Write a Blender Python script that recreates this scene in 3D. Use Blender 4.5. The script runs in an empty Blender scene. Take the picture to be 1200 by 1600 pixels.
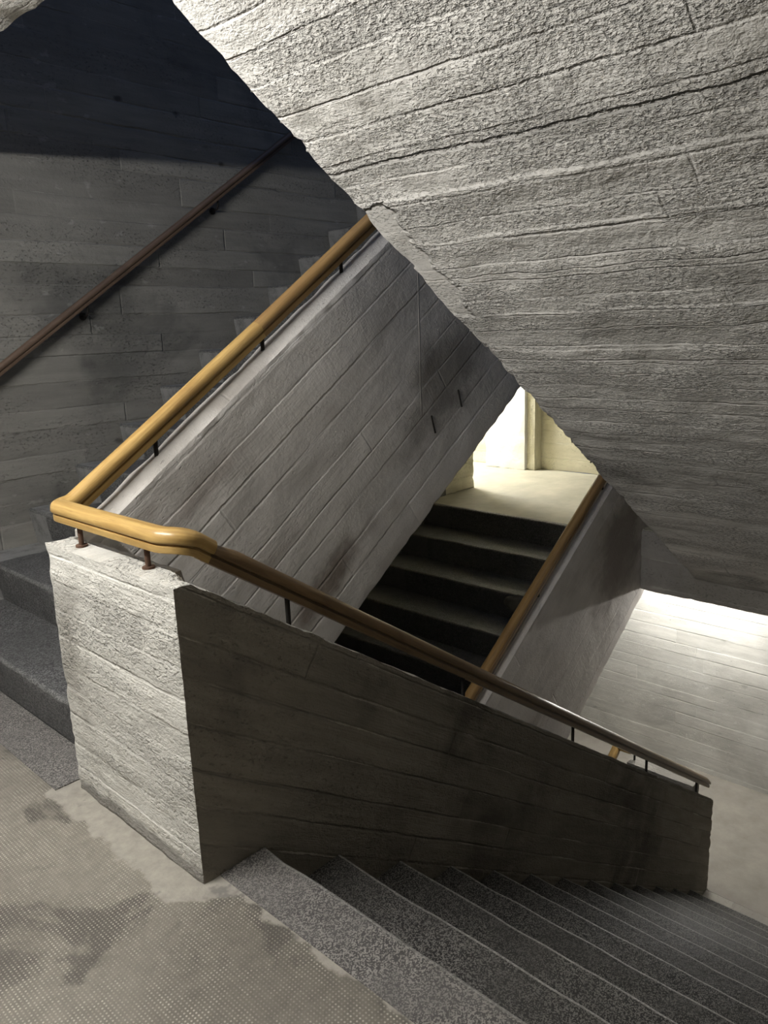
import bpy, bmesh, math, random
from mathutils import Vector, Matrix, noise

# ------------------------------------------------------------------ camera, world, exposure
SC = bpy.context.scene
COL = SC.collection
FPX, PITCH, ROLL, YAW = 1196.06, -13.4229, -2.1223, -1.7206
EYE = Vector((-0.9189, -1.5696, 1.413))


def make_camera():
    a = math.radians(45 + YAW); t = math.radians(PITCH); r = math.radians(ROLL)
    F = Vector((math.cos(a) * math.cos(t), math.sin(a) * math.cos(t), math.sin(t)))
    R = Vector((math.sin(a), -math.cos(a), 0)); U = R.cross(F)
    R2 = math.cos(r) * R + math.sin(r) * U
    U2 = -math.sin(r) * R + math.cos(r) * U
    cd = bpy.data.cameras.new('camera'); co = bpy.data.objects.new('camera', cd)
    COL.objects.link(co)
    m = Matrix((R2, U2, -F)).transposed().to_4x4(); m.translation = EYE
    co.matrix_world = m
    cd.sensor_fit = 'HORIZONTAL'; cd.sensor_width = 36.0
    cd.lens = 36.0 * FPX / 1200.0
    cd.clip_start = 0.02; cd.clip_end = 100
    SC.camera = co


make_camera()
W_ = bpy.data.worlds.new('night_sky'); SC.world = W_; W_.use_nodes = True
W_.node_tree.nodes['Background'].inputs[0].default_value = (0.35, 0.5, 0.9, 1)
W_.node_tree.nodes['Background'].inputs[1].default_value = 0.25
vs = SC.view_settings
vs.view_transform = 'Standard'; vs.look = 'None'; vs.gamma = 1.0
vs.exposure = 0.22; vs.use_curve_mapping = False

# strengths of the fluorescent tubes (emission of the tube glass)
LAMP_NEAR = 470.0
LAMP_LOW = 190.0
LAMP_HALL = 900.0

# ------------------------------------------------------------------ survey of the stair
D0 = 3.8326                    # top nosing of the flight up to the hall
R_, T_ = 0.19, 0.2815          # riser, tread
SL = R_ / T_                   # slope
WY, RY = 2.462, -1.85          # left wall, right wall
BX, WB, HB, TB = 0.0, 0.7016, 0.827, 0.1   # end block
AY = 0.637                     # well face of the left-hand parapets
AYO = 0.720
SOFY = 0.25                    # well edge of the flight overhead
HX = 4.03                      # edge of the hall slab


# ------------------------------------------------------------------ node helpers
class NT:
    def __init__(s, name):
        s.m = bpy.data.materials.new(name); s.m.use_nodes = True
        s.t = s.m.node_tree
        for n in list(s.t.nodes):
            s.t.nodes.remove(n)
        s.out = s.t.nodes.new('ShaderNodeOutputMaterial')
        s.b = s.t.nodes.new('ShaderNodeBsdfPrincipled')
        s.t.links.new(s.b.outputs[0], s.out.inputs[0])
        s.geo = s.t.nodes.new('ShaderNodeNewGeometry')
        s.pos = s.geo.outputs['Position']

    def put(s, sock, v):
        if hasattr(v, 'is_output'):
            s.t.links.new(v, sock)
        else:
            sock.default_value = v

    def m_(s, op, a, b=0.0, c=0.0, clamp=False):
        n = s.t.nodes.new('ShaderNodeMath'); n.operation = op; n.use_clamp = clamp
        s.put(n.inputs[0], a); s.put(n.inputs[1], b); s.put(n.inputs[2], c)
        return n.outputs[0]

    def add(s, a, b): return s.m_('ADD', a, b)
    def sub(s, a, b): return s.m_('SUBTRACT', a, b)
    def mul(s, a, b): return s.m_('MULTIPLY', a, b)

    def ss(s, v, lo, hi, a=0.0, b=1.0):
        n = s.t.nodes.new('ShaderNodeMapRange'); n.interpolation_type = 'SMOOTHSTEP'
        s.put(n.inputs[0], v); s.put(n.inputs[1], lo); s.put(n.inputs[2], hi)
        s.put(n.inputs[3], a); s.put(n.inputs[4], b)
        return n.outputs[0]

    def xyz(s, x, y, z=0.0):
        n = s.t.nodes.new('ShaderNodeCombineXYZ')
        s.put(n.inputs[0], x); s.put(n.inputs[1], y); s.put(n.inputs[2], z)
        return n.outputs[0]

    def sep(s, v):
        n = s.t.nodes.new('ShaderNodeSeparateXYZ'); s.put(n.inputs[0], v)
        return n.outputs

    def noise(s, vec, scale, detail=3.0, rough=0.55, dist=0.0):
        n = s.t.nodes.new('ShaderNodeTexNoise'); s.put(n.inputs['Vector'], vec)
        n.inputs['Scale'].default_value = scale; n.inputs['Detail'].default_value = detail
        n.inputs['Roughness'].default_value = rough; n.inputs['Distortion'].default_value = dist
        return n.outputs['Fac']

    def voro(s, vec, scale, feat='F1', out='Distance', rnd=1.0):
        n = s.t.nodes.new('ShaderNodeTexVoronoi'); n.feature = feat
        s.put(n.inputs['Vector'], vec); n.inputs['Scale'].default_value = scale
        n.inputs['Randomness'].default_value = rnd
        return n.outputs[out]

    def white(s, vec):
        n = s.t.nodes.new('ShaderNodeTexWhiteNoise'); n.noise_dimensions = '3D'
        s.put(n.inputs['Vector'], vec)
        return n.outputs['Value']

    def uv(s):
        n = s.t.nodes.new('ShaderNodeUVMap'); n.uv_map = 'UVMap'
        return n.outputs[0]

    def mix(s, f, a, b, mode='MIX'):
        n = s.t.nodes.new('ShaderNodeMix'); n.data_type = 'RGBA'; n.blend_type = mode
        s.put(n.inputs[0], f)
        s.put(n.inputs[6], a if hasattr(a, 'is_output') else (*a, 1))
        s.put(n.inputs[7], b if hasattr(b, 'is_output') else (*b, 1))
        return n.outputs[2]

    def scale_col(s, c, f):
        n = s.t.nodes.new('ShaderNodeVectorMath'); n.operation = 'SCALE'
        s.put(n.inputs[0], c if hasattr(c, 'is_output') else tuple(c)); s.put(n.inputs[3], f)
        return n.outputs[0]

    def bump(s, h, dist=1.0, strength=1.0):
        n = s.t.nodes.new('ShaderNodeBump'); n.inputs['Distance'].default_value = dist
        n.inputs['Strength'].default_value = strength
        s.put(n.inputs['Height'], h)
        s.t.links.new(n.outputs[0], s.b.inputs['Normal'])

    def fin(s, col, rough=0.85, spec=0.25):
        s.put(s.b.inputs['Base Color'], col)
        s.put(s.b.inputs['Roughness'], rough)
        s.b.inputs['Specular IOR Level'].default_value = spec
        return s.m


def concrete(name, base, gran=0.0, far_tone=None, blots=(), vjoint=None, foot=None, knots=0.0, contrast=1.0, fin_light=0.25, seams=False, w=0.11, amp=0.003, ridge=0.003, grain=0.0006, rough=0.0012,
             pits=0.003, pitlo=0.56, stain=(0.4, 0.38, 0.34), stain_amt=0.35, length=2.3,
             rust=0.0, vary=0.16, seed=0.0, spots=0.0):
    """Board-marked concrete; UV = metres along / across the boards."""
    k = NT(name)
    u_, v_, _ = k.sep(k.uv())
    u = k.add(u_, seed * 3.1)
    wob = k.noise(k.xyz(k.mul(u, 1.3), k.mul(v_, 2.0), seed), 1.0, 3, 0.6)
    v = k.add(v_, k.mul(k.sub(wob, 0.5), 0.022))
    wn = k.mul(k.sub(k.noise(k.xyz(seed, k.mul(v_, 5.0)), 1.0, 1), 0.5), w * 0.9)
    q = k.m_('DIVIDE', k.add(v, wn), w)
    bi = k.m_('FLOOR', q); f = k.m_('FRACT', q)
    r1 = k.white(k.xyz(bi, seed, 1.7))
    ql = k.add(k.m_('DIVIDE', u, length), k.mul(r1, 9.0))
    ei = k.m_('FLOOR', ql); fe = k.m_('FRACT', ql)
    r2 = k.white(k.xyz(bi, ei, seed + 4.2))
    de = k.mul(k.m_('MINIMUM', f, k.sub(1.0, f)), w)
    dl = k.mul(k.m_('MINIMUM', fe, k.sub(1.0, fe)), length)
    dmin = k.m_('MINIMUM', de, dl)
    rag = k.noise(k.pos, 38.0, 3, 0.6)
    dmr = k.add(dmin, k.mul(k.sub(rag, 0.5), 0.010))
    shoulder = k.ss(dmr, 0.0, 0.0075)
    jn = k.noise(k.xyz(k.mul(u, 2.2), bi, seed), 1.0, 2)
    finm = k.mul(k.sub(1.0, k.ss(dmr, 0.001, 0.005)), k.sub(jn, 0.47))
    h = k.mul(k.mul(k.add(r2, 0.2), amp), shoulder)
    h = k.add(h, k.mul(finm, ridge * 4.0))
    # saw-cut grain of the shuttering, only on some boards
    g = k.noise(k.xyz(k.mul(u, 7.0), k.mul(v, 150.0), bi), 1.0, 2, 0.5)
    h = k.add(h, k.mul(g, k.mul(grain * 1.6, k.add(r2, 0.3))))
    cross = k.noise(k.xyz(k.mul(u, 110.0), k.mul(v, 9.0), bi), 1.0, 1, 0.5)
    cm = k.ss(k.white(k.xyz(bi, ei, seed + 9.9)), 0.72, 0.76)
    h = k.add(h, k.mul(cross, k.mul(cm, grain * 1.6)))
    n1 = k.noise(k.pos, 30.0, 4, 0.62)
    h = k.add(h, k.mul(n1, rough * 2.2))
    n2 = k.noise(k.pos, 7.0, 3, 0.5)
    h = k.add(h, k.mul(n2, rough * 6))
    # blow holes and honeycombed patches
    zone = k.noise(k.xyz(k.mul(u, 1.4), k.mul(v, 4.5), seed + 3), 1.0, 3, 0.6)
    zm = k.ss(zone, 0.40, 0.62)
    hv = k.noise(k.xyz(k.mul(u, 55.0), k.mul(v, 95.0), seed), 1.0, 3, 0.6, 0.15)
    pit = k.ss(hv, pitlo, pitlo + 0.16)
    h = k.sub(h, k.mul(k.mul(pit, k.add(k.mul(zm, 0.9), 0.08)), pits))
    if gran:
        g1 = k.noise(k.xyz(k.mul(u, 60.0), k.mul(v, 85.0), seed + 5), 1.0, 3, 0.6)
        g2 = k.noise(k.xyz(k.mul(u, 130.0), k.mul(v, 170.0), seed + 6), 1.0, 2, 0.55)
        h = k.add(h, k.mul(k.add(k.mul(g1, gran), k.mul(g2, gran * 0.35)), k.add(0.3, k.mul(zm, 0.7))))
        hole = k.ss(k.noise(k.xyz(k.mul(u, 34.0), k.mul(v, 60.0), seed + 8), 1.0, 3, 0.6), 0.63, 0.72)
        h = k.sub(h, k.mul(hole, k.mul(zm, gran * 1.4)))
    n3 = k.noise(k.pos, 120.0, 2, 0.6)
    h = k.add(h, k.mul(n3, k.mul(k.add(zm, 0.25), rough * 0.7)))
    if seams:
        px, py, pz = k.sep(k.pos)
        pj = k.add(px, k.mul(k.sub(k.noise(k.xyz(0.0, k.mul(py, 9.0), 2.0), 1.0, 4, 0.65), 0.5), 0.022))
        for gx, gd, gw in ((0.822, 0.022, 0.008), (1.265, 0.010, 0.004), (1.53, 0.010, 0.004), (1.73, 0.008, 0.004)):
            h = k.sub(h, k.mul(k.sub(1.0, k.ss(k.m_('ABSOLUTE', k.sub(pj, gx)), gw * 0.2, gw)), gd))
        for lx, ld in ((0.932, 0.016), (1.10, 0.006), (1.44, 0.008), (1.64, 0.006)):
            h = k.add(h, k.mul(k.sub(k.ss(pj, lx, lx + 0.012), k.ss(pj, lx + 0.014, lx + 0.09)), ld))
        sm_n = k.mul(k.sub(k.noise(k.pos, 8.0, 3, 0.6), 0.5), 0.16)
        sy = k.add(py, sm_n); sx_ = k.add(px, sm_n)
        smear = k.mul(k.ss(sy, 0.13, 0.15), k.mul(k.ss(sx_, 0.94, 0.96), k.sub(1.0, k.ss(sx_, 1.42, 1.45))))
        h = k.mul(h, k.sub(1.0, k.mul(smear, 0.85)))
    if vjoint:
        px, py, pz = k.sep(k.pos)
        vd = k.m_('ABSOLUTE', k.sub(k.add(px, k.mul(k.sub(rag, 0.5), 0.004)), vjoint[0]))
        vm = k.mul(k.sub(1.0, k.ss(vd, 0.001, 0.006)), k.mul(k.ss(pz, vjoint[1], vjoint[1] + 0.05), k.sub(1.0, k.ss(pz, vjoint[2] - 0.05, vjoint[2]))))
        h = k.add(h, k.mul(vm, 0.006))
    k.bump(h)
    # colour
    tone = k.add(1.0 - vary / 2, k.mul(r2, vary))
    big = k.noise(k.pos, 2.1, 4, 0.6)
    tone = k.mul(tone, k.add(0.78, k.mul(big, 0.44)))
    fine = k.noise(k.xyz(k.mul(u, 3.0), k.mul(v, 24.0), seed), 1.0, 4, 0.65)
    tone = k.mul(tone, k.add(1 - 0.16 * contrast, k.mul(fine, 0.32 * contrast)))
    tone = k.mul(tone, k.sub(1.0, k.mul(pit, k.mul(zm, 0.3))))
    col = k.scale_col(base, tone)
    if gran:
        tone = k.mul(tone, k.sub(1.0, k.mul(k.mul(hole, zm), 0.45)))
        tone = k.mul(tone, k.add(0.87, k.mul(g1, 0.26)))
    if seams:
        tone = k.mul(tone, k.sub(1.0, k.mul(smear, 0.22)))
    if far_tone:
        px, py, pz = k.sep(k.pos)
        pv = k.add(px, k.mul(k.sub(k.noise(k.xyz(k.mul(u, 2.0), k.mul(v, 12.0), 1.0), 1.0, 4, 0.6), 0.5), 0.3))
        tone = k.mul(tone, k.ss(pv, far_tone[0], far_tone[1], 1.0, far_tone[2]))  # colour gets darker towards larger x, with a ragged edge
    sm = k.ss(k.noise(k.pos, 1.3, 5, 0.62, 0.4), 0.5, 0.68)
    col = k.mix(k.mul(sm, stain_amt), col, k.scale_col(stain, tone))
    if rust:
        rm = k.ss(k.noise(k.xyz(k.mul(u, 1.1), k.mul(v, 2.2), 7.7), 1.0, 4, 0.6), 0.55, 0.72)
        col = k.mix(k.mul(rm, rust), col, (0.15, 0.105, 0.07))
    if spots:
        sp = k.ss(k.noise(k.xyz(k.mul(u, 9.0), k.mul(v, 16.0), 3.3), 1.0, 3, 0.6), 0.64, 0.72)
        col = k.mix(k.mul(sp, spots), col, (0.7, 0.7, 0.67))
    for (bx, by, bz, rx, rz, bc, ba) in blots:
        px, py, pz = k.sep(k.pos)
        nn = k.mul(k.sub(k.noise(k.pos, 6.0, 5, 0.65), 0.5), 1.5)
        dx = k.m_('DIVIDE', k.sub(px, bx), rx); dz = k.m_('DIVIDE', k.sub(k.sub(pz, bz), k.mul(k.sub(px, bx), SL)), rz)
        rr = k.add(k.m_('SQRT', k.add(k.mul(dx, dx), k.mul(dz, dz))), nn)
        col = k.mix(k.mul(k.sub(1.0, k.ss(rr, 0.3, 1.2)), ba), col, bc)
    fin_hi = k.mul(k.ss(finm, 0.02, 0.14), fin_light)
    col = k.mix(fin_hi, col, tuple(min(0.75, c * 2.0 + 0.04) for c in base))  # raised board fins mixed lighter, a highlight put into the colour
    if knots:
        kd = k.voro(k.xyz(k.mul(u, 2.6), k.mul(v, 4.5), seed), 1.0)
        kn = k.add(kd, k.mul(k.sub(k.noise(k.pos, 25.0, 3), 0.5), 0.10))
        kmsk = k.mul(k.sub(1.0, k.ss(kn, 0.03, 0.09)), knots)
        col = k.mix(kmsk, col, (0.05, 0.048, 0.042))
    if foot:
        px, py, pz = k.sep(k.pos)
        fz = k.add(pz, k.mul(k.sub(k.noise(k.pos, 9.0, 4, 0.65), 0.5), 0.06))
        col = k.mix(k.mul(k.sub(1.0, k.ss(fz, foot * 0.5, foot)), 0.75), col, (0.16, 0.15, 0.135))
    return k.fin(col, 0.88, 0.2)


def terrazzo(name, base, chip, dark, cell=230.0, chips=0.5, wear_y=None, rough=0.55):
    k = NT(name)
    c = k.voro(k.pos, cell, 'F1', 'Color')
    cx = k.sep(c)[0]
    lum = k.ss(cx, 1 - chips - 0.1, 1 - chips + 0.25)
    col = k.mix(lum, dark, chip)
    n = k.noise(k.pos, 3.2, 4, 0.6)
    n2 = k.noise(k.pos, 14.0, 4, 0.65)
    col = k.mix(k.ss(n, 0.38, 0.66, 0.1, 0.6), col, base)
    col = k.scale_col(col, k.add(0.7, k.mul(n2, 0.6)))
    if wear_y:
        x, y, z = k.sep(k.pos)
        yy = k.add(y, k.mul(k.sub(n2, 0.5), 0.05))
        for a, b in wear_y:
            m1 = k.mul(k.ss(yy, a, a + 0.02), k.sub(1.0, k.ss(yy, b - 0.02, b)))
            col = k.mix(k.mul(m1, k.ss(n2, 0.32, 0.6, 0.35, 0.85)), col, (0.25, 0.25, 0.245))
    h = k.add(k.mul(n2, 0.004), k.mul(k.noise(k.pos, 90.0, 2), 0.0009))
    k.bump(h)
    return k.fin(col, rough, 0.35)


def dimple_floor(name):
    k = NT(name)
    x, y, z = k.sep(k.pos)
    P = 0.0092
    sx = k.m_('SINE', k.mul(x, 2 * math.pi / P)); sy = k.m_('SINE', k.mul(y, 2 * math.pi / P))
    dots = k.mul(k.add(k.mul(sx, 0.5), 0.5), k.add(k.mul(sy, 0.5), 0.5))
    rnd = k.white(k.xyz(k.m_('FLOOR', k.add(k.m_('DIVIDE', x, P), 0.25)), k.m_('FLOOR', k.add(k.m_('DIVIDE', y, P), 0.25)), 3.0))
    dm = k.mul(k.ss(dots, 0.30, 0.75), k.add(0.35, k.mul(rnd, 0.9)))
    n = k.noise(k.pos, 3.0, 5, 0.62, 0.5)
    n2 = k.noise(k.pos, 1.1, 3, 0.5)
    n3 = k.noise(k.pos, 26.0, 4, 0.65)
    fresh = k.ss(n, 0.52, 0.60)
    # smooth trowelled border along the block
    xe = k.add(x, k.mul(k.sub(k.noise(k.pos, 9.0, 4, 0.6), 0.5), 0.14))
    yin = k.mul(k.ss(y, -0.12, 0.02), k.sub(1.0, k.ss(y, 0.74, 0.80)))
    thr = k.add(0.03, k.mul(yin, -0.13))
    border = k.ss(k.sub(xe, thr), 0.0, 0.02)
    base = k.mix(k.ss(n2, 0.4, 0.65), (0.195, 0.18, 0.152), (0.14, 0.128, 0.107))
    base = k.mix(fresh, base, (0.095, 0.087, 0.075))
    worn = k.scale_col(base, k.add(0.6, k.mul(n3, 0.8)))
    dot_amt = k.mul(dm, k.add(0.22, k.mul(k.ss(k.noise(k.pos, 5.0, 4, 0.7), 0.38, 0.62), 0.55)))
    col = k.mix(dot_amt, worn, (0.50, 0.47, 0.40))
    smooth = k.scale_col((0.33, 0.31, 0.27), k.add(0.55, k.mul(n3, 0.8)))
    dk = k.ss(k.noise(k.pos, 6.0, 4, 0.6), 0.58, 0.64)
    smooth = k.mix(k.mul(dk, 0.7), smooth, (0.13, 0.125, 0.12))
    col = k.mix(border, col, smooth)
    h = k.mul(k.mul(dm, k.sub(1.0, border)), k.add(0.0005, k.mul(fresh, 0.0008)))
    h = k.add(h, k.mul(n3, 0.003)); h = k.add(h, k.mul(k.noise(k.pos, 110, 2), 0.0007))
    k.bump(h)
    return k.fin(col, 0.6, 0.35)


def wood(name, c1, c2, dark, gloss=0.32, wear=0.0):
    k = NT(name)
    u, v, _ = k.sep(k.uv())
    g = k.noise(k.xyz(k.mul(u, 3.0), k.mul(v, 60.0), 0.0), 1.0, 4, 0.6, 0.8)
    g2 = k.noise(k.xyz(k.mul(u, 14.0), k.mul(v, 160.0), 2.0), 1.0, 2, 0.5)
    n = k.noise(k.pos, 4.0, 4, 0.6)
    col = k.mix(k.ss(g, 0.35, 0.65), c1, c2)
    col = k.mix(k.ss(g2, 0.62, 0.75, 0.0, 0.5), col, dark)
    col = k.mix(k.ss(n, 0.52, 0.75, 0.0, 0.55 + wear), col, dark)
    k.bump(k.add(k.mul(g2, 0.0004), k.mul(n, 0.002)))
    return k.fin(col, gloss, 0.5)


def plain(name, col, rough=0.6, metal=0.0, nz=0.3, scale=40.0, bump=0.001):
    k = NT(name)
    n = k.noise(k.pos, scale, 4, 0.65)
    c = k.scale_col(col, k.add(1 - nz, k.mul(n, 2 * nz)))
    k.bump(k.mul(n, bump))
    m = k.fin(c, rough, 0.35)
    k.b.inputs['Metallic'].default_value = metal
    return m


def emitter(name, col, strength):
    m = bpy.data.materials.new(name); m.use_nodes = True
    b = m.node_tree.nodes['Principled BSDF']
    b.inputs['Base Color'].default_value = (0.9, 0.9, 0.9, 1)
    b.inputs['Emission Color'].default_value = (*col, 1)
    b.inputs['Emission Strength'].default_value = strength
    return m


M = {}
M['block'] = concrete('pale_board_concrete', (0.57, 0.555, 0.51), vary=0.3, w=0.088, amp=0.004, ridge=0.004, pits=0.006,
                      rough=0.0024, pitlo=0.5, stain=(0.28, 0.267, 0.235), stain_amt=0.75, seed=1.0, grain=0.0016, gran=0.011, foot=0.06, contrast=1.8)
M['dark'] = concrete('shade_toned_board_concrete', (0.26, 0.235, 0.195), w=0.098, amp=0.008, ridge=0.008, pits=0.003,
                     rough=0.0022, stain=(0.10, 0.09, 0.075), stain_amt=0.75, seed=2.0, contrast=2.6, fin_light=0.8, grain=0.0020, gran=0.009, vary=0.3)  # darker copy of the block concrete, shade of the unlit side painted in
M['face'] = concrete('smooth_grey_board_concrete', (0.66, 0.63, 0.59), w=0.118, amp=0.0035, ridge=0.004, pits=0.002,
                     rough=0.0010, pitlo=0.62, stain=(0.26, 0.24, 0.215), stain_amt=0.4, rust=0.55, seed=5.0, grain=0.0006,
                     length=1.9, gran=0.002, vjoint=(1.69, 1.02, 1.95),
                     blots=[(1.08, 0, 0.42, 0.24, 0.12, (0.13, 0.09, 0.06), 0.75), (1.9, 0, 1.22, 0.42, 0.28, (0.15, 0.135, 0.115), 0.7),
                            (0.45, 0, 0.85, 0.35, 0.06, (0.36, 0.31, 0.28), 0.5)])
M['face_low'] = concrete('stained_shaded_board_concrete', (0.68, 0.64, 0.595), w=0.118, amp=0.0035, ridge=0.004, pits=0.002,
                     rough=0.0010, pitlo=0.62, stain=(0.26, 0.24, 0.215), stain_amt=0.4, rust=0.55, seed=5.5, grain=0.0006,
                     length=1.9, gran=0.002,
                     blots=[(3.7, 0, -0.05, 0.42, 0.5, (0.22, 0.18, 0.15), 0.7)])  # brown blot paints the shadow near the hall slab into the colour
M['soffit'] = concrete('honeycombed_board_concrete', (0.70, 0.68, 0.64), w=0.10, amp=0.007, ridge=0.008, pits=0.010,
                       rough=0.0032, pitlo=0.50, stain=(0.40, 0.385, 0.35), stain_amt=0.6, seed=3.0, grain=0.0009, gran=0.011, seams=True, far_tone=(1.75, 2.15, 0.45),
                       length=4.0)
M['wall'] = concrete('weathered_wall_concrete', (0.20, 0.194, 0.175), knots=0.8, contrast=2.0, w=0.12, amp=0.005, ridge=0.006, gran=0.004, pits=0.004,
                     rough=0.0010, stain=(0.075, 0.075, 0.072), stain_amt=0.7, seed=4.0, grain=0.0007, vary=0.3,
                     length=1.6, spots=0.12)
M['bright'] = concrete('bright_landing_concrete', (0.60, 0.59, 0.55), contrast=1.8, knots=0.3, w=0.11, amp=0.003, ridge=0.003, pits=0.002,
                       rough=0.0008, stain=(0.36, 0.35, 0.32), stain_amt=0.5, seed=6.0, grain=0.0005, length=1.2,
                       spots=0.5)
M['hall'] = concrete('yellowed_hall_concrete', (0.62, 0.59, 0.46), w=0.13, amp=0.004, ridge=0.004, pits=0.004,
                     rough=0.0016, stain=(0.40, 0.37, 0.27), stain_amt=0.5, seed=7.0, length=3.0)
M['slab'] = concrete('slab_edge_concrete', (0.36, 0.34, 0.31), w=0.2, amp=0.003, ridge=0.002, pits=0.004,
                     rough=0.002, stain=(0.2, 0.19, 0.17), stain_amt=0.5, seed=8.0)
M['step'] = terrazzo('dark_stone_step', (0.062, 0.063, 0.062), (0.17, 0.17, 0.17), (0.035, 0.035, 0.036),
                     wear_y=[(2.25, 2.60)])
M['step_low'] = terrazzo('worn_stone_step', (0.19, 0.194, 0.188), (0.30, 0.30, 0.29), (0.13, 0.13, 0.127),
                         wear_y=[(2.18, 2.60)])
M['step_b'] = terrazzo('speckled_stone_step', (0.048, 0.046, 0.044), (0.19, 0.182, 0.17), (0.011, 0.011, 0.011),
                       cell=330.0, chips=0.48)
M['strip'] = terrazzo('grey_stone_border', (0.13, 0.124, 0.118), (0.30, 0.285, 0.265), (0.055, 0.053, 0.052), cell=320.0, chips=0.5)
M['nose_a'] = terrazzo('stone_arris', (0.10, 0.10, 0.097), (0.2, 0.2, 0.195), (0.06, 0.06, 0.06))
M['nose'] = terrazzo('worn_stone_arris', (0.22, 0.215, 0.20), (0.32, 0.31, 0.29), (0.14, 0.135, 0.13))
M['floor'] = dimple_floor('dimpled_screed_floor')
M['floor_low'] = plain('dusty_landing_floor', (0.30, 0.28, 0.25), 0.8, 0, 0.35, 6.0, 0.004)
M['floor_hall'] = plain('pale_hall_floor', (0.40, 0.38, 0.31), 0.7, 0, 0.4, 3.5, 0.004)
M['white'] = plain('whitewashed_plaster', (0.80, 0.80, 0.78), 0.8, 0, 0.06, 20.0, 0.004)
M['patch'] = plain('cement_patch', (0.30, 0.29, 0.25), 0.9, 0, 0.3, 30.0, 0.004)
M['wood'] = wood('varnished_yellow_wood', (0.48, 0.32, 0.115), (0.35, 0.215, 0.07), (0.22, 0.12, 0.04), 0.32)
M['wood_d'] = wood('brown_worn_wood', (0.13, 0.088, 0.06), (0.095, 0.062, 0.042), (0.055, 0.038, 0.028), 0.45)
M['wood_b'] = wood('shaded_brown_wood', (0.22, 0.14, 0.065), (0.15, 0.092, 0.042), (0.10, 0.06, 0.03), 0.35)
M['wood_m'] = wood('ochre_wood', (0.36, 0.22, 0.08), (0.27, 0.16, 0.06), (0.16, 0.09, 0.04), 0.4)
M['iron'] = plain('dark_iron', (0.03, 0.027, 0.025), 0.6, 0.6)
M['rusty'] = plain('rusty_iron', (0.09, 0.05, 0.032), 0.85, 0.2, 0.5)
M['housing'] = plain('white_enamel', (0.7, 0.7, 0.68), 0.4, 0, 0.03)


# ------------------------------------------------------------------ object helpers
def meta(o, label=None, cat=None, group=None, kind=None):
    if label: o['label'] = label
    if cat: o['category'] = cat
    if group: o['group'] = group
    if kind: o['kind'] = kind
    return o


def root(name, loc, label, cat, group=None):
    o = bpy.data.objects.new(name, None); COL.objects.link(o)
    o.location = loc; o.empty_display_size = 0.1
    return meta(o, label, cat, group)


def link(name, bm, mat, parent=None, smooth=True, angle=35):
    """bm is in world coordinates; the object is placed at its parent's origin."""
    me = bpy.data.meshes.new(name)
    off = Vector(parent_world(parent)) if parent else Vector((0, 0, 0))
    if off.length > 0:
        bmesh.ops.translate(bm, verts=bm.verts, vec=-off)
    bm.to_mesh(me); bm.free()
    if smooth:
        for p in me.polygons: p.use_smooth = True
        me.set_sharp_from_angle(angle=math.radians(angle))
    me.materials.append(mat)
    o = bpy.data.objects.new(name, me); COL.objects.link(o)
    if parent: o.parent = parent
    return o


def parent_world(p):
    v = Vector(p.location)
    while p.parent:
        p = p.parent; v += Vector(p.location)
    return v


def set_uv(bm, dirfn):
    uvl = bm.loops.layers.uv.get('UVMap') or bm.loops.layers.uv.new('UVMap')
    bm.normal_update()
    for f in bm.faces:
        n = f.normal.copy()
        d = Vector(dirfn(n))
        d = d - n * d.dot(n)
        if d.length < 0.25:
            d = Vector((0, 1, 0)) if abs(n.y) < 0.7 else Vector((1, 0, 0))
            d = d - n * d.dot(n)
        d.normalize(); e = n.cross(d)
        # keep v pointing consistently
        if e.z < -0.01 or (abs(e.z) <= 0.01 and e.x + e.y < 0): e = -e
        for l in f.loops:
            l[uvl].uv = (l.vert.co.dot(d), l.vert.co.dot(e))


def cut_grid(bm, step):
    lo = Vector((min(v.co[i] for v in bm.verts) for i in range(3)))
    hi = Vector((max(v.co[i] for v in bm.verts) for i in range(3)))
    for ax in range(3):
        s = step[ax] if isinstance(step, (tuple, list)) else step
        if not s: continue
        n = int((hi[ax] - lo[ax]) / s)
        if n < 1: continue
        for i in range(1, n + 1):
            c = lo[ax] + (hi[ax] - lo[ax]) * i / (n + 1)
            co = [0, 0, 0]; co[ax] = c; no = [0, 0, 0]; no[ax] = 1
            bmesh.ops.bisect_plane(bm, geom=bm.verts[:] + bm.edges[:] + bm.faces[:], dist=1e-6,
                                   plane_co=co, plane_no=no)


def rough_up(bm, amp=0.003, chip=0.008, freq=9.0, chipfreq=16.0):
    """push the surface about and chip the arrises"""
    bm.normal_update()
    sharp = set()
    for e in bm.edges:
        if len(e.link_faces) == 2 and e.link_faces[0].normal.dot(e.link_faces[1].normal) < 0.7:
            sharp.add(e.verts[0]); sharp.add(e.verts[1])
    mv = []
    for v in bm.verts:
        n = v.normal
        d = noise.noise(v.co * freq) * amp + noise.noise(v.co * freq * 3.1) * amp * 0.5
        if v in sharp and chip:
            c = noise.noise(v.co * chipfreq + Vector((9, 4, 2))) + 0.5 * noise.noise(v.co * chipfreq * 2.7)
            d -= chip * (0.35 + max(0.0, c) * 1.6)
        mv.append((v, n * d))
    for v, d in mv: v.co += d


def prism(poly, a0, a1, axis='y'):
    """poly: (x,z) points extruded along y, or (x,y) points extruded along z"""
    bm = bmesh.new()
    def P(p, a): return (p[0], a, p[1]) if axis == 'y' else (p[0], p[1], a)
    A = [bm.verts.new(P(p, a0)) for p in poly]; B = [bm.verts.new(P(p, a1)) for p in poly]
    n = len(poly)
    bm.faces.new(A); bm.faces.new(list(reversed(B)))
    for i in range(n):
        bm.faces.new((A[i], B[i], B[(i + 1) % n], A[(i + 1) % n]))
    bmesh.ops.recalc_face_normals(bm, faces=bm.faces)
    return bm


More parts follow.
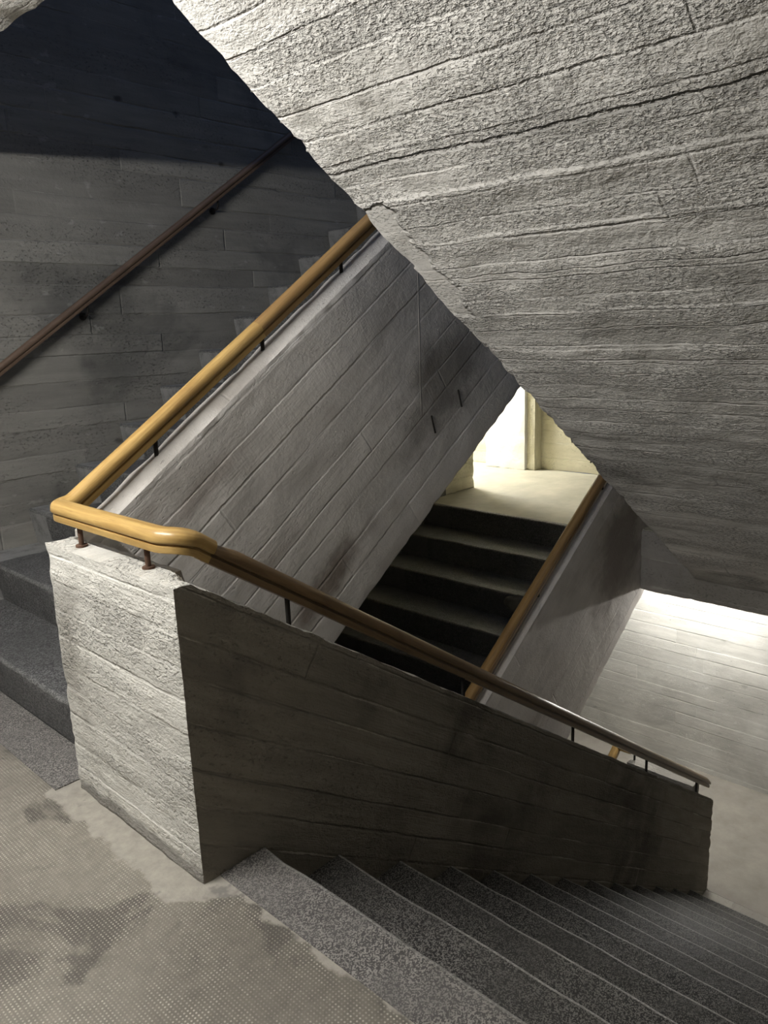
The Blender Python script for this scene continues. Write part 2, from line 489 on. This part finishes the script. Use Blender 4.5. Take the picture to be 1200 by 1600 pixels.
def box(x0, x1, y0, y1, z0, z1):
    return prism([(x0, z0), (x1, z0), (x1, z1), (x0, z1)], y0, y1)


def join(a, b):
    me = bpy.data.meshes.new('tmp'); b.to_mesh(me); b.free(); a.from_mesh(me); bpy.data.meshes.remove(me)
    return a


def solid(name, bm, mat, dirfn, parent=None, grid=0.05, amp=0.003, chip=0.008, freq=9.0, chipfreq=16.0, angle=35):
    if grid: cut_grid(bm, grid)
    bmesh.ops.recalc_face_normals(bm, faces=bm.faces)
    set_uv(bm, dirfn)
    if amp or chip: rough_up(bm, amp, chip, freq, chipfreq)
    return link(name, bm, mat, parent, True, angle)


def structure(name, bm, mat, d=(1, 0, 0), grid=None, amp=0.0, chip=0.0):
    o = solid(name, bm, mat, lambda n: d, None, grid, amp, chip)
    return meta(o, kind='structure')


UPD = Vector((1, 0, SL)).normalized()
DND = Vector((1, 0, -SL)).normalized()


# ------------------------------------------------------------------ the room
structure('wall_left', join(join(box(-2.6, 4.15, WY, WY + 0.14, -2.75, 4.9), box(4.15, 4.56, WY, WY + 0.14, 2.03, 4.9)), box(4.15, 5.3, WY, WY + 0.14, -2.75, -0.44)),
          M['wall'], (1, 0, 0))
structure('wall_hall_stub', box(4.15, 4.56, WY, WY + 0.138, 0.0, 2.03), M['hall'], (1, 0, 0), 0.03, 0.006, 0.008)
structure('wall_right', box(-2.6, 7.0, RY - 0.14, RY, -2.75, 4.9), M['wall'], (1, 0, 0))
structure('wall_back', box(-2.74, -2.6, RY, WY + 0.14, -2.75, 4.9), M['slab'], (0, 1, 0))
structure('wall_far', box(5.3, 5.42, RY, WY + 0.14, -2.75, -0.44), M['bright'], (0, 1, 0))
structure('wall_hall', box(5.65, 5.8, RY, 6.2, 0.0, 2.03), M['hall'], (0, 1, 0), 0.12, 0.012, 0)
structure('wall_hall_side', box(4.4, 5.8, 6.2, 6.34, -0.43, 2.47), M['hall'], (1, 0, 0))
structure('wall_upper', box(5.65, 5.8, RY, WY + 0.14, 2.47, 4.9), M['wall'], (0, 1, 0))
structure('wall_hall_near', box(2.8, 4.4, 6.2, 6.34, -0.43, 2.47), M['hall'], (1, 0, 0))
structure('wall_hall_back', box(2.66, 2.8, WY + 0.14, 6.34, -0.43, 2.47), M['hall'], (0, 1, 0))
structure('floor', box(-2.6, 0.1, RY, WY, -0.25, 0.0), M['floor'])
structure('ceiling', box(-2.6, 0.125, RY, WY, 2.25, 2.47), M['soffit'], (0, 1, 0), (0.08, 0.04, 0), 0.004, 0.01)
structure('floor_hall', join(join(box(HX, 5.65, RY, WY + 0.14, -0.43, 0.0), box(D0 + 0.03, HX, AYO, WY, -0.1, 0.001)),
                             box(2.8, 5.65, WY + 0.14, 6.2, -0.43, 0.0)), M['floor_hall'])
structure('trim_hall_slab_edge', box(HX - 0.012, HX, RY, AY, -0.435, -0.002), M['slab'], (0, 1, 0), 0.03, 0.004, 0.006)
structure('ceiling_hall', box(3.74, 5.65, RY, WY + 0.14, 2.03, 2.47), M['hall'], (0, 1, 0))
structure('ceiling_hall_side', box(2.8, 5.65, WY + 0.14, 6.2, 2.03, 2.47), M['hall'], (0, 1, 0))
structure('floor_lower', box(3.88, 5.3, RY, WY, -2.75, -2.47), M['floor_low'])
structure('floor_lower_near', box(-2.6, 0.45, RY, WY, -2.75, -2.47), M['floor_low'])
structure('floor_basement', box(-2.6, 5.3, RY, WY, -2.9, -2.76), M['slab'])
structure('trim_floor_border', prism([(-0.062, 0.742), (0.11, 0.742), (0.11, WY), (-0.055, WY)], 0.0005, 0.004, 'z'),
          M['strip'])


# ------------------------------------------------------------------ stairs
def step_profile(x, z, back, drop, sgn=1):
    """nosing at (x,z); the body extends in direction sgn; rounded nosing, raked riser"""
    pts = []
    r = 0.014
    for i in range(5):
        a = math.pi / 2 * i / 4
        pts.append((x + sgn * (r - r * math.sin(math.pi / 2 - a) if False else r * (1 - math.cos(math.pi / 2 - a))),
                    z - r * (1 - math.sin(math.pi / 2 - a))))
    pts = [(x + sgn * r * (1 - math.sin(math.pi / 2 * i / 4)), z - r * (1 - math.cos(math.pi / 2 * i / 4))) for i in range(5)]
    prof = [(x + sgn * back, z)] + pts + [(x + sgn * 0.004, z - 0.05), (x + sgn * 0.026, z - drop), (x + sgn * back, z - drop)]
    return prof


def make_step(x, z, back, drop, y0, y1, mat, parent, sgn=1, seed=0):
    bm = prism(step_profile(x, z, back, drop, sgn), y0, y1)
    cut_grid(bm, (0, 0.045, 0))
    set_uv(bm, lambda n: (0, 1, 0))
    bm.normal_update()
    for v in bm.verts:
        if abs(v.co.x - x) < 0.03 and v.co.z > z - 0.06:
            q = noise.noise(Vector((v.co.x * 3, v.co.y * 7.0, z * 13 + seed)))
            v.co.x += sgn * max(0, q) * 0.010
            v.co.z -= max(0, noise.noise(Vector((x * 5, v.co.y * 5.0, seed)))) * 0.006
    bm.normal_update()
    edge = [i for i, f in enumerate(bm.faces) if f.normal.z > 0.12 and f.normal.x * sgn < -0.12 and f.calc_center_median().z > z - 0.03]
    o = link('step', bm, mat, parent, True, 50)
    o.data.materials.append(M['nose'] if mat is not M['step'] else M['nose_a'])
    for i in edge: o.data.polygons[i].material_index = 1
    return o


# flight going up on the left
up = root('stair_flight', (0.1, 1.59, 0), 'grey stone steps climbing beside the dark left wall', 'staircase')
bmw = prism([(0.115, -0.25), (0.115, -0.02), (0.28, 0.11), (3.60, 2.35), (3.71, 2.35), (3.71, 1.93), (0.50, -0.25)], AYO, WY - 0.004)
solid('slab', bmw, M['slab'], lambda n: UPD, up, 0.25, 0, 0)
for kk in range(13):
    make_step(0.0885 + T_ * kk, R_ * (kk + 1), T_ + 0.07 if kk < 12 else 0.25, R_ + 0.001, AYO + 0.002, WY - 0.002, M['step'], up, 1, kk)

# flight going down on the right
dn = root('stair_flight', (0.2078, -0.9, -2.47), 'speckled dark stone steps descending along the L-shaped parapet', 'staircase')
solid('slab', prism([(0.102, -0.19), (0.40, -0.30), (3.70, -2.47), (3.878, -2.47), (3.878, -2.75), (3.60, -2.75), (0.45, -0.72),
                     (0.102, -0.62)], RY + 0.004, -0.004), M['slab'], lambda n: DND, dn, 0.25, 0, 0)
for kk in range(0, 13):
    xb = 0.2078 + T_ * kk
    o = make_step(xb, -R_ * kk + 0.002, (T_ + 0.07) if kk else 0.158, R_ + 0.001, RY + 0.002, -0.002,
                  M['step_b'] if kk else M['strip'], dn, -1, 40 + kk)
    if kk == 0: o['label'] = 'paler grey top step flush with the landing'

# lower flight climbing to the bright hall
lo_ = root('stair_flight', (0.45, 1.59, -2.47), 'worn dark steps rising to the bright hall under the sloping parapet', 'staircase')
solid('slab', prism([(D0 + 0.06, -0.19), (D0 - 3.2, -2.34), (D0 - 3.2, -2.76), (D0 - 3.05, -2.76),                      (D0 + 0.19, -0.5), (D0 + 0.19, -0.19)], AYO, WY - 0.004), M['slab'], lambda n: UPD, lo_, 0.25, 0, 0)
for kk in range(0, 13):
    o = make_step(D0 - T_ * kk, -R_ * kk, (T_ + 0.07) if kk else 0.035, R_ + 0.001, AYO + 0.002, WY - 0.002,
                  M['step_low'], lo_, 1, 80 + kk)
    if kk == 2:
        bmp = bmesh.new()
        bmesh.ops.create_icosphere(bmp, subdivisions=4, radius=1.0)
        for v in bmp.verts:
            q = 1 + 0.22 * noise.noise(v.co * 1.7)
            v.co = Vector((D0 - T_ * 2 + 0.012 + v.co.x * 0.026 * q, 1.15 + v.co.y * 0.115 * q, -R_ * 2 - 0.066 + v.co.z * 0.072 * q))
            v.co.z = min(v.co.z, -R_ * 2 + 0.006)
        set_uv(bmp, lambda n: (0, 1, 0))
        pt = link('cement_patch', bmp, M['patch'], o); pt['label'] = 'pale rounded cement repair on the riser'

# flight overhead: only its underside shows
ov = root('stair_flight', (2.2, -0.8, 0.0), 'massive pitted concrete underside of the stair flight overhead', 'staircase')
SC0 = 2.425
bmo = prism([(0.13, 2.47), (0.13, 2.252), ((SC0 - 2.252) / SL, 2.252), (HX - 0.014, SC0 - SL * (HX - 0.014)), (HX - 0.014, 0.0),
             (3.75, 0.0), (0.25, 2.47)], RY + 0.02, SOFY)
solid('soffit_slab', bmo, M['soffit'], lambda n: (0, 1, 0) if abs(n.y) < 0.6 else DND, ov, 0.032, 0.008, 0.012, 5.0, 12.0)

# ------------------------------------------------------------------ parapets
# end block + descending parapet, one piece of concrete
pb = root('parapet', (0.0, 0.0, 0.0), 'L-shaped board-marked concrete parapet with a pale end face and shade painted on its side', 'parapet')
bl = prism([(0.0, 0.0), (3.915, 0.0), (3.915, TB), (TB, TB), (TB, WB), (0.0, WB)], 0.0, 1.0, 'z')
cut_grid(bl, (0.027, 0.02, 0.022))
PTOP = lambda x: HB if x < 0.052 else 0.862 - SL * x
PBOT = lambda x: -0.24 if x < TB + 0.01 else max(-0.62 - SL * x, -2.75)
for v in bl.verts:
    a, b = PBOT(v.co.x), (HB if (v.co.y > TB + 0.01) else PTOP(v.co.x))
    v.co.z = a + (b - a) * v.co.z
bmesh.ops.recalc_face_normals(bl, faces=bl.faces)
set_uv(bl, lambda n: (0, 1, 0) if abs(n.x) > 0.5 else DND)
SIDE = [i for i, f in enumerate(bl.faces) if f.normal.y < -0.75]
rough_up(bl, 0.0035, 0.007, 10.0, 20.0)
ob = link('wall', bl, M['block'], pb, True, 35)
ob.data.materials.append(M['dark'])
for i in SIDE: ob.data.polygons[i].material_index = 1  # side faces take the concrete with shade in its colour
# far return of the well, down at the lower landing
solid('return_wall', box(3.80, 3.913, TB + 0.001, AY - 0.06, -2.74, -1.665), M['block'], lambda n: (0, 1, 0), pb, 0.04, 0.003, 0.005)


def slope_parapet(loc, label, x0, x1, top, bot, chamf, mat, dr=None):
    p = root('parapet', loc, label, 'parapet')
    # splayed upper arris on the well side; built level, then raised to the slope
    bm = prism([(AY, 0.0), (AYO, 0.0), (AYO, 1.0), (AY + 0.035, 1.0), (AY, 1.0 - chamf)], x0, x1)
    for v in bm.verts: v.co = Vector((v.co.y, v.co.x, v.co.z))
    bmesh.ops.recalc_face_normals(bm, faces=bm.faces)
    cut_grid(bm, (0.035, 0, 0.03))
    for v in bm.verts:
        a, b = bot(v.co.x), top(v.co.x)
        v.co.z = a + (b - a) * v.co.z
    bmesh.ops.recalc_face_normals(bm, faces=bm.faces)
    set_uv(bm, lambda n: UPD)
    rough_up(bm, 0.003, 0.006, 8.0, 16.0)
    link('wall', bm, mat, p, True, 30)
    return p


pa = slope_parapet((0.1, 0.68, 0.0), 'smooth grey sloping parapet climbing from the end block', 0.101, 3.9,
                   lambda x: 0.775 + SL * x, lambda x: -0.5876 + SL * x if x > 0.11 else -0.30, 0.025, M['face'])
for (x, z, l, t) in [(1.77, 0.985, 0.085, 0.35), (1.97, 1.085, 0.085, 0.35)]:
    bm = bmesh.new()
    bmesh.ops.create_cone(bm, segments=8, radius1=0.0045, radius2=0.0035, depth=l, cap_ends=True)
    for v in bm.verts: v.co.x += 0.004 * math.sin(v.co.z * 60)
    bmesh.ops.rotate(bm, verts=bm.verts, cent=(0, 0, 0), matrix=Matrix.Rotation(-t, 3, 'Y'))
    bmesh.ops.translate(bm, verts=bm.verts, vec=(x, AY - 0.002, z))
    set_uv(bm, lambda n: (0, 0, 1))
    q = link('reinforcing_bar', bm, M['iron'], pa); q['label'] = 'short exposed reinforcing bar'
DTOP = lambda x: 0.60 - SL * (D0 - x)
DBOT = lambda x: -0.6495 - SL * (D0 - x)
pd = slope_parapet((2.2, 0.68, -2.47), 'stained sloping parapet with painted shade beside the lower steps, right of the hall opening', 0.75, 4.5,
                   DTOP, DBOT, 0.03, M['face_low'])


# ------------------------------------------------------------------ handrails
def rail_section():
    """rounded cap over a narrower strip, with a groove between; (side, up), base at 0"""
    W, H = 0.029, 0.062
    pts = []
    pts += [(-0.022, 0.0), (0.022, 0.0), (0.023, 0.003), (0.023, 0.018), (0.016, 0.020), (0.016, 0.025)]
    pts += [(W - 0.003, 0.026), (W, 0.031)]
    for i in range(1, 10):
        a = math.pi * i / 10
        pts.append((W * math.cos(a) if True else 0, 0.038 + (H - 0.038) * math.sin(a)))
    pts += [(-W, 0.031), (-W + 0.003, 0.026), (-0.016, 0.025), (-0.016, 0.020), (-0.023, 0.018), (-0.023, 0.003)]
    return pts


def sweep(path, sect, parent, name, mat, sides=None, round_ends=True):
    """path: points of the underside centre line; the section stays upright"""
    # densify with rounded corners
    P = [Vector(p) for p in path]
    pts = []
    for i, p in enumerate(P):
        if 0 < i < len(P) - 1:
            a = (P[i - 1] - p); b = (P[i + 1] - p)
            r = min(0.035, a.length * 0.4, b.length * 0.4)
            A = p + a.normalized() * r; B = p + b.normalized() * r
            for t in (0, .25, .5, .75, 1):
                pts.append((A * (1 - t) ** 2) + p * 2 * t * (1 - t) + B * t ** 2)
        else:
            pts.append(p)
    # long runs cut for slight waviness
    out = [pts[0]]
    for a, b in zip(pts, pts[1:]):
        n = max(1, int((b - a).length / 0.08))
        for j in range(1, n + 1): out.append(a.lerp(b, j / n))
    pts = out
    bm = bmesh.new(); uvl = bm.loops.layers.uv.new('UVMap')
    rings = []; dist = 0; ds = []
    n = len(pts)
    for i, p in enumerate(pts):
        if i: dist += (pts[i] - pts[i - 1]).length
        ds.append(dist)
    tot = dist
    for i, p in enumerate(pts):
        t = (pts[min(i + 1, n - 1)] - pts[max(i - 1, 0)]).normalized()
        hz = Vector((t.x, t.y, 0))
        if hz.length < 1e-4: hz = Vector((1, 0, 0))
        hz.normalize()
        side = Vector((hz.y, -hz.x, 0))
        # miter widening in plan
        t0 = (pts[i] - pts[max(i - 1, 0)]); t1 = (pts[min(i + 1, n - 1)] - pts[i])
        c = 1.0
        up = Vector((0, 0, 1)) if abs(t.z) < 0.2 else Vector((0, 0, 1)) * 1.12
        up = side.cross(t).normalized() * 1.0
        if up.z < 0: up = -up
        k = 1.0
        if round_ends:
            for e in (ds[i], tot - ds[i]):
                if e < 0.02: k = min(k, 0.82 + 0.18 * e / 0.02)
        w = 1 + 0.02 * noise.noise(p * 4)
        rings.append([bm.verts.new(p + side * (s * k * w) + up * (h * (k if h > 0.03 else 1) * w)) for s, h in sect])
    m = len(sect)
    for i in range(n - 1):
        for j in range(m):
            f = bm.faces.new((rings[i][j], rings[i][(j + 1) % m], rings[i + 1][(j + 1) % m], rings[i + 1][j]))
            for l, (a, b) in zip(f.loops, ((i, j), (i, j + 1), (i + 1, j + 1), (i + 1, j))):
                l[uvl].uv = (ds[a], b * 0.011)
    bm.faces.new(rings[0]); bm.faces.new(list(reversed(rings[-1])))
    bmesh.ops.recalc_face_normals(bm, faces=bm.faces)
    return link(name, bm, mat, parent, True, 40)


def post(x, y, z0, z1, parent, mat=None, flange=True, r=0.0075):
    bm = bmesh.new()
    def cyl(rr, a, b, seg=12):
        bb = bmesh.new(); bmesh.ops.create_cone(bb, segments=seg, radius1=rr, radius2=rr, depth=b - a, cap_ends=True)
        bmesh.ops.translate(bb, verts=bb.verts, vec=(x, y, (a + b) / 2)); return bb
    bm = cyl(r, z0 - 0.01, z1 + 0.004)
    set_uv(bm, lambda n: (0, 0, 1))
    o = link('post', bm, mat or M['iron'], parent)
    if flange:
        b2 = cyl(0.017, z0 - 0.002, z0 + 0.0045, 16); set_uv(b2, lambda n: (1, 0, 0))
        for v in b2.verts: v.co.z += noise.noise(v.co * 50) * 0.002
        link('base_plate', b2, M['rusty'], o)
    return o


SEC = rail_section()
GAP = 0.066
RX, RYB, RYA = 0.045, 0.05, 0.678
h1 = root('handrail', (RX, 0.35, 0.82), 'varnished wooden handrail wrapping the end block, then sloping up left and down right', 'handrail')
zt = HB + GAP
AR = lambda x: 0.775 + SL * x + 0.045
BR = lambda x: 0.862 - SL * x + GAP + 0.01
sweep([(0.125, RYB, BR(0.125)), (0.070, RYB + 0.004, zt), (RX, 0.10, zt), (RX, RYA, zt), (0.10, RYA, zt + 0.008),
       (0.862, RYA, AR(0.862))], SEC, h1, 'rail', M['wood'], round_ends=False)
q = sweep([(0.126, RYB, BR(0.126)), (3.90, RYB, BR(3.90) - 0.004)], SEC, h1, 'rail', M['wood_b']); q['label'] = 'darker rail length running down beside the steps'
q = sweep([(0.863, RYA, AR(0.863)), (3.85, RYA, AR(3.85))], SEC, h1, 'rail', M['wood_m'], round_ends=False); q['label'] = 'browner worn upper rail length'
post(0.05, 0.564, HB, zt, h1, M['rusty']); post(0.055, 0.202, HB, zt, h1, M['rusty'])
for x in (0.386, 1.20, 2.045, 2.90, 3.71):
    z = 0.862 - SL * x
    post(x, RYB, z, BR(x), h1, flange=False)
for x in (0.39, 0.86, 1.275, 1.95, 2.7):
    post(x, RYA, 0.775 + SL * x, AR(x), h1, flange=False)
h3 = root('handrail', (2.3, RYA, -0.6), 'ochre handrail on the lower parapet, ending under the overhead flight', 'handrail')
DR = lambda x: DTOP(x) + 0.045
sweep([(0.8, RYA, DR(0.8)), (4.0, RYA, DR(4.0))], SEC, h3, 'rail', M['wood_m'])
for x in (1.2, 2.0, 2.75, 3.5):
    post(x, RYA, DTOP(x), DR(x), h3, flange=False)
h4 = root('handrail', (1.0, WY, 1.5), 'dark brown handrail fixed along the left wall above the climbing steps', 'handrail')
WR = lambda x: 0.862 + SL * x
SECW = [(s * 0.72, h * 0.75) for s, h in SEC]
sweep([(0.10, WY - 0.065, WR(0.10)), (3.6, WY - 0.065, WR(3.6))], SECW, h4, 'rail', M['wood_d'])


def wall_bracket(x, parent):
    z = WR(x)
    bm = bmesh.new()
    pts = [Vector((x, WY - 0.065, z + 0.003)), Vector((x, WY - 0.065, z - 0.03)), Vector((x, WY - 0.05, z - 0.05)), Vector((x, WY + 0.004, z - 0.055))]
    rings = []
    for i, p in enumerate(pts):
        t = (pts[min(i + 1, 3)] - pts[max(i - 1, 0)]).normalized(); a = Vector((1, 0, 0)); b = t.cross(a)
        rings.append([bm.verts.new(p + (a * math.cos(q) + b * math.sin(q)) * 0.006) for q in [j * math.pi / 4 for j in range(8)]])
    for i in range(3):
        for j in range(8):
            bm.faces.new((rings[i][j], rings[i][(j + 1) % 8], rings[i + 1][(j + 1) % 8], rings[i + 1][j]))
    bm.faces.new(rings[0]); bm.faces.new(list(reversed(rings[3])))
    bmesh.ops.recalc_face_normals(bm, faces=bm.faces); set_uv(bm, lambda n: (1, 0, 0))
    o = link('bracket', bm, M['iron'], parent)
    b2 = bmesh.new(); bmesh.ops.create_cone(b2, segments=16, radius1=0.02, radius2=0.02, depth=0.006, cap_ends=True)
    bmesh.ops.rotate(b2, verts=b2.verts, cent=(0, 0, 0), matrix=Matrix.Rotation(math.pi / 2, 3, 'X'))
    bmesh.ops.translate(b2, verts=b2.verts, vec=(x, WY - 0.003, z - 0.055)); set_uv(b2, lambda n: (1, 0, 0))
    link('wall_plate', b2, M['iron'], o)


for x in (0.35, 1.08, 1.965, 2.85): wall_bracket(x, h4)
h5 = root('handrail', (3.86, 0.45, -1.62), 'short pale handrail end at the lower landing behind the L-shaped parapet', 'handrail')
sweep([(3.86, AY - 0.07, -1.62), (3.86, AY + 0.035, -1.62), (3.6, AY + 0.035, -1.80)], SEC, h5, 'rail', M['wood'])
post(3.86, AY - 0.09 + 0.0, -1.665, -1.62, h5, flange=False)

# ------------------------------------------------------------------ hall column
cl = root('column', (5.5, 2.73, 0.0), 'whitewashed square pillar in the bright hall beyond the steps', 'column')
solid('shaft', box(5.49, 5.66, 2.53, 3.0, 0.0, 2.04), M['white'], lambda n: (0, 0, 1), cl, 0.04, 0.008, 0.008)
solid('bare_edge', box(5.53, 5.66, 2.44, 2.535, 0.0, 2.04), M['hall'], lambda n: (0, 0, 1), cl, 0.04, 0.006, 0.006)['label'] = 'unpainted concrete strip along its right edge'


# ------------------------------------------------------------------ lamps under each ceiling (outside the picture)
def tube_lamp(x, y0, y1, z, strength, col, label, along='y'):
    t = root('fluorescent_lamp', (x, (y0 + y1) / 2, z), label, 'lamp')
    hb = box(x - 0.03, x + 0.03, y0 - 0.02, y1 + 0.02, z + 0.035, z + 0.075); set_uv(hb, lambda n: (0, 1, 0))
    link('housing', hb, M['housing'], t, False)
    bm = bmesh.new(); bmesh.ops.create_cone(bm, segments=16, radius1=0.014, radius2=0.014, depth=y1 - y0, cap_ends=True)
    bmesh.ops.rotate(bm, verts=bm.verts, cent=(0, 0, 0), matrix=Matrix.Rotation(math.pi / 2, 3, 'X'))
    bmesh.ops.translate(bm, verts=bm.verts, vec=(x, (y0 + y1) / 2, z)); set_uv(bm, lambda n: (0, 1, 0))
    link('tube', bm, emitter('lamp_glow', col, strength), t)
    for y in (y0 + 0.01, y1 - 0.01):
        b = box(x - 0.012, x + 0.012, y - 0.008, y + 0.008, z + 0.012, z + 0.036); set_uv(b, lambda n: (0, 1, 0))
        link('holder', b, M['housing'], t, False)
    return t


tube_lamp(-1.0, -0.02, 1.1, 2.173, LAMP_NEAR, (1.0, 0.98, 0.94), 'fluorescent tube under the ceiling behind the viewer')
tube_lamp(4.76, 0.12, 1.2, -0.512, LAMP_LOW, (1.0, 0.98, 0.94), 'fluorescent tube under the hall slab above the lower landing')
tube_lamp(4.95, 3.0, 4.3, 1.953, LAMP_HALL, (1.0, 0.98, 0.92), 'fluorescent tube on the hall ceiling near the pillar')
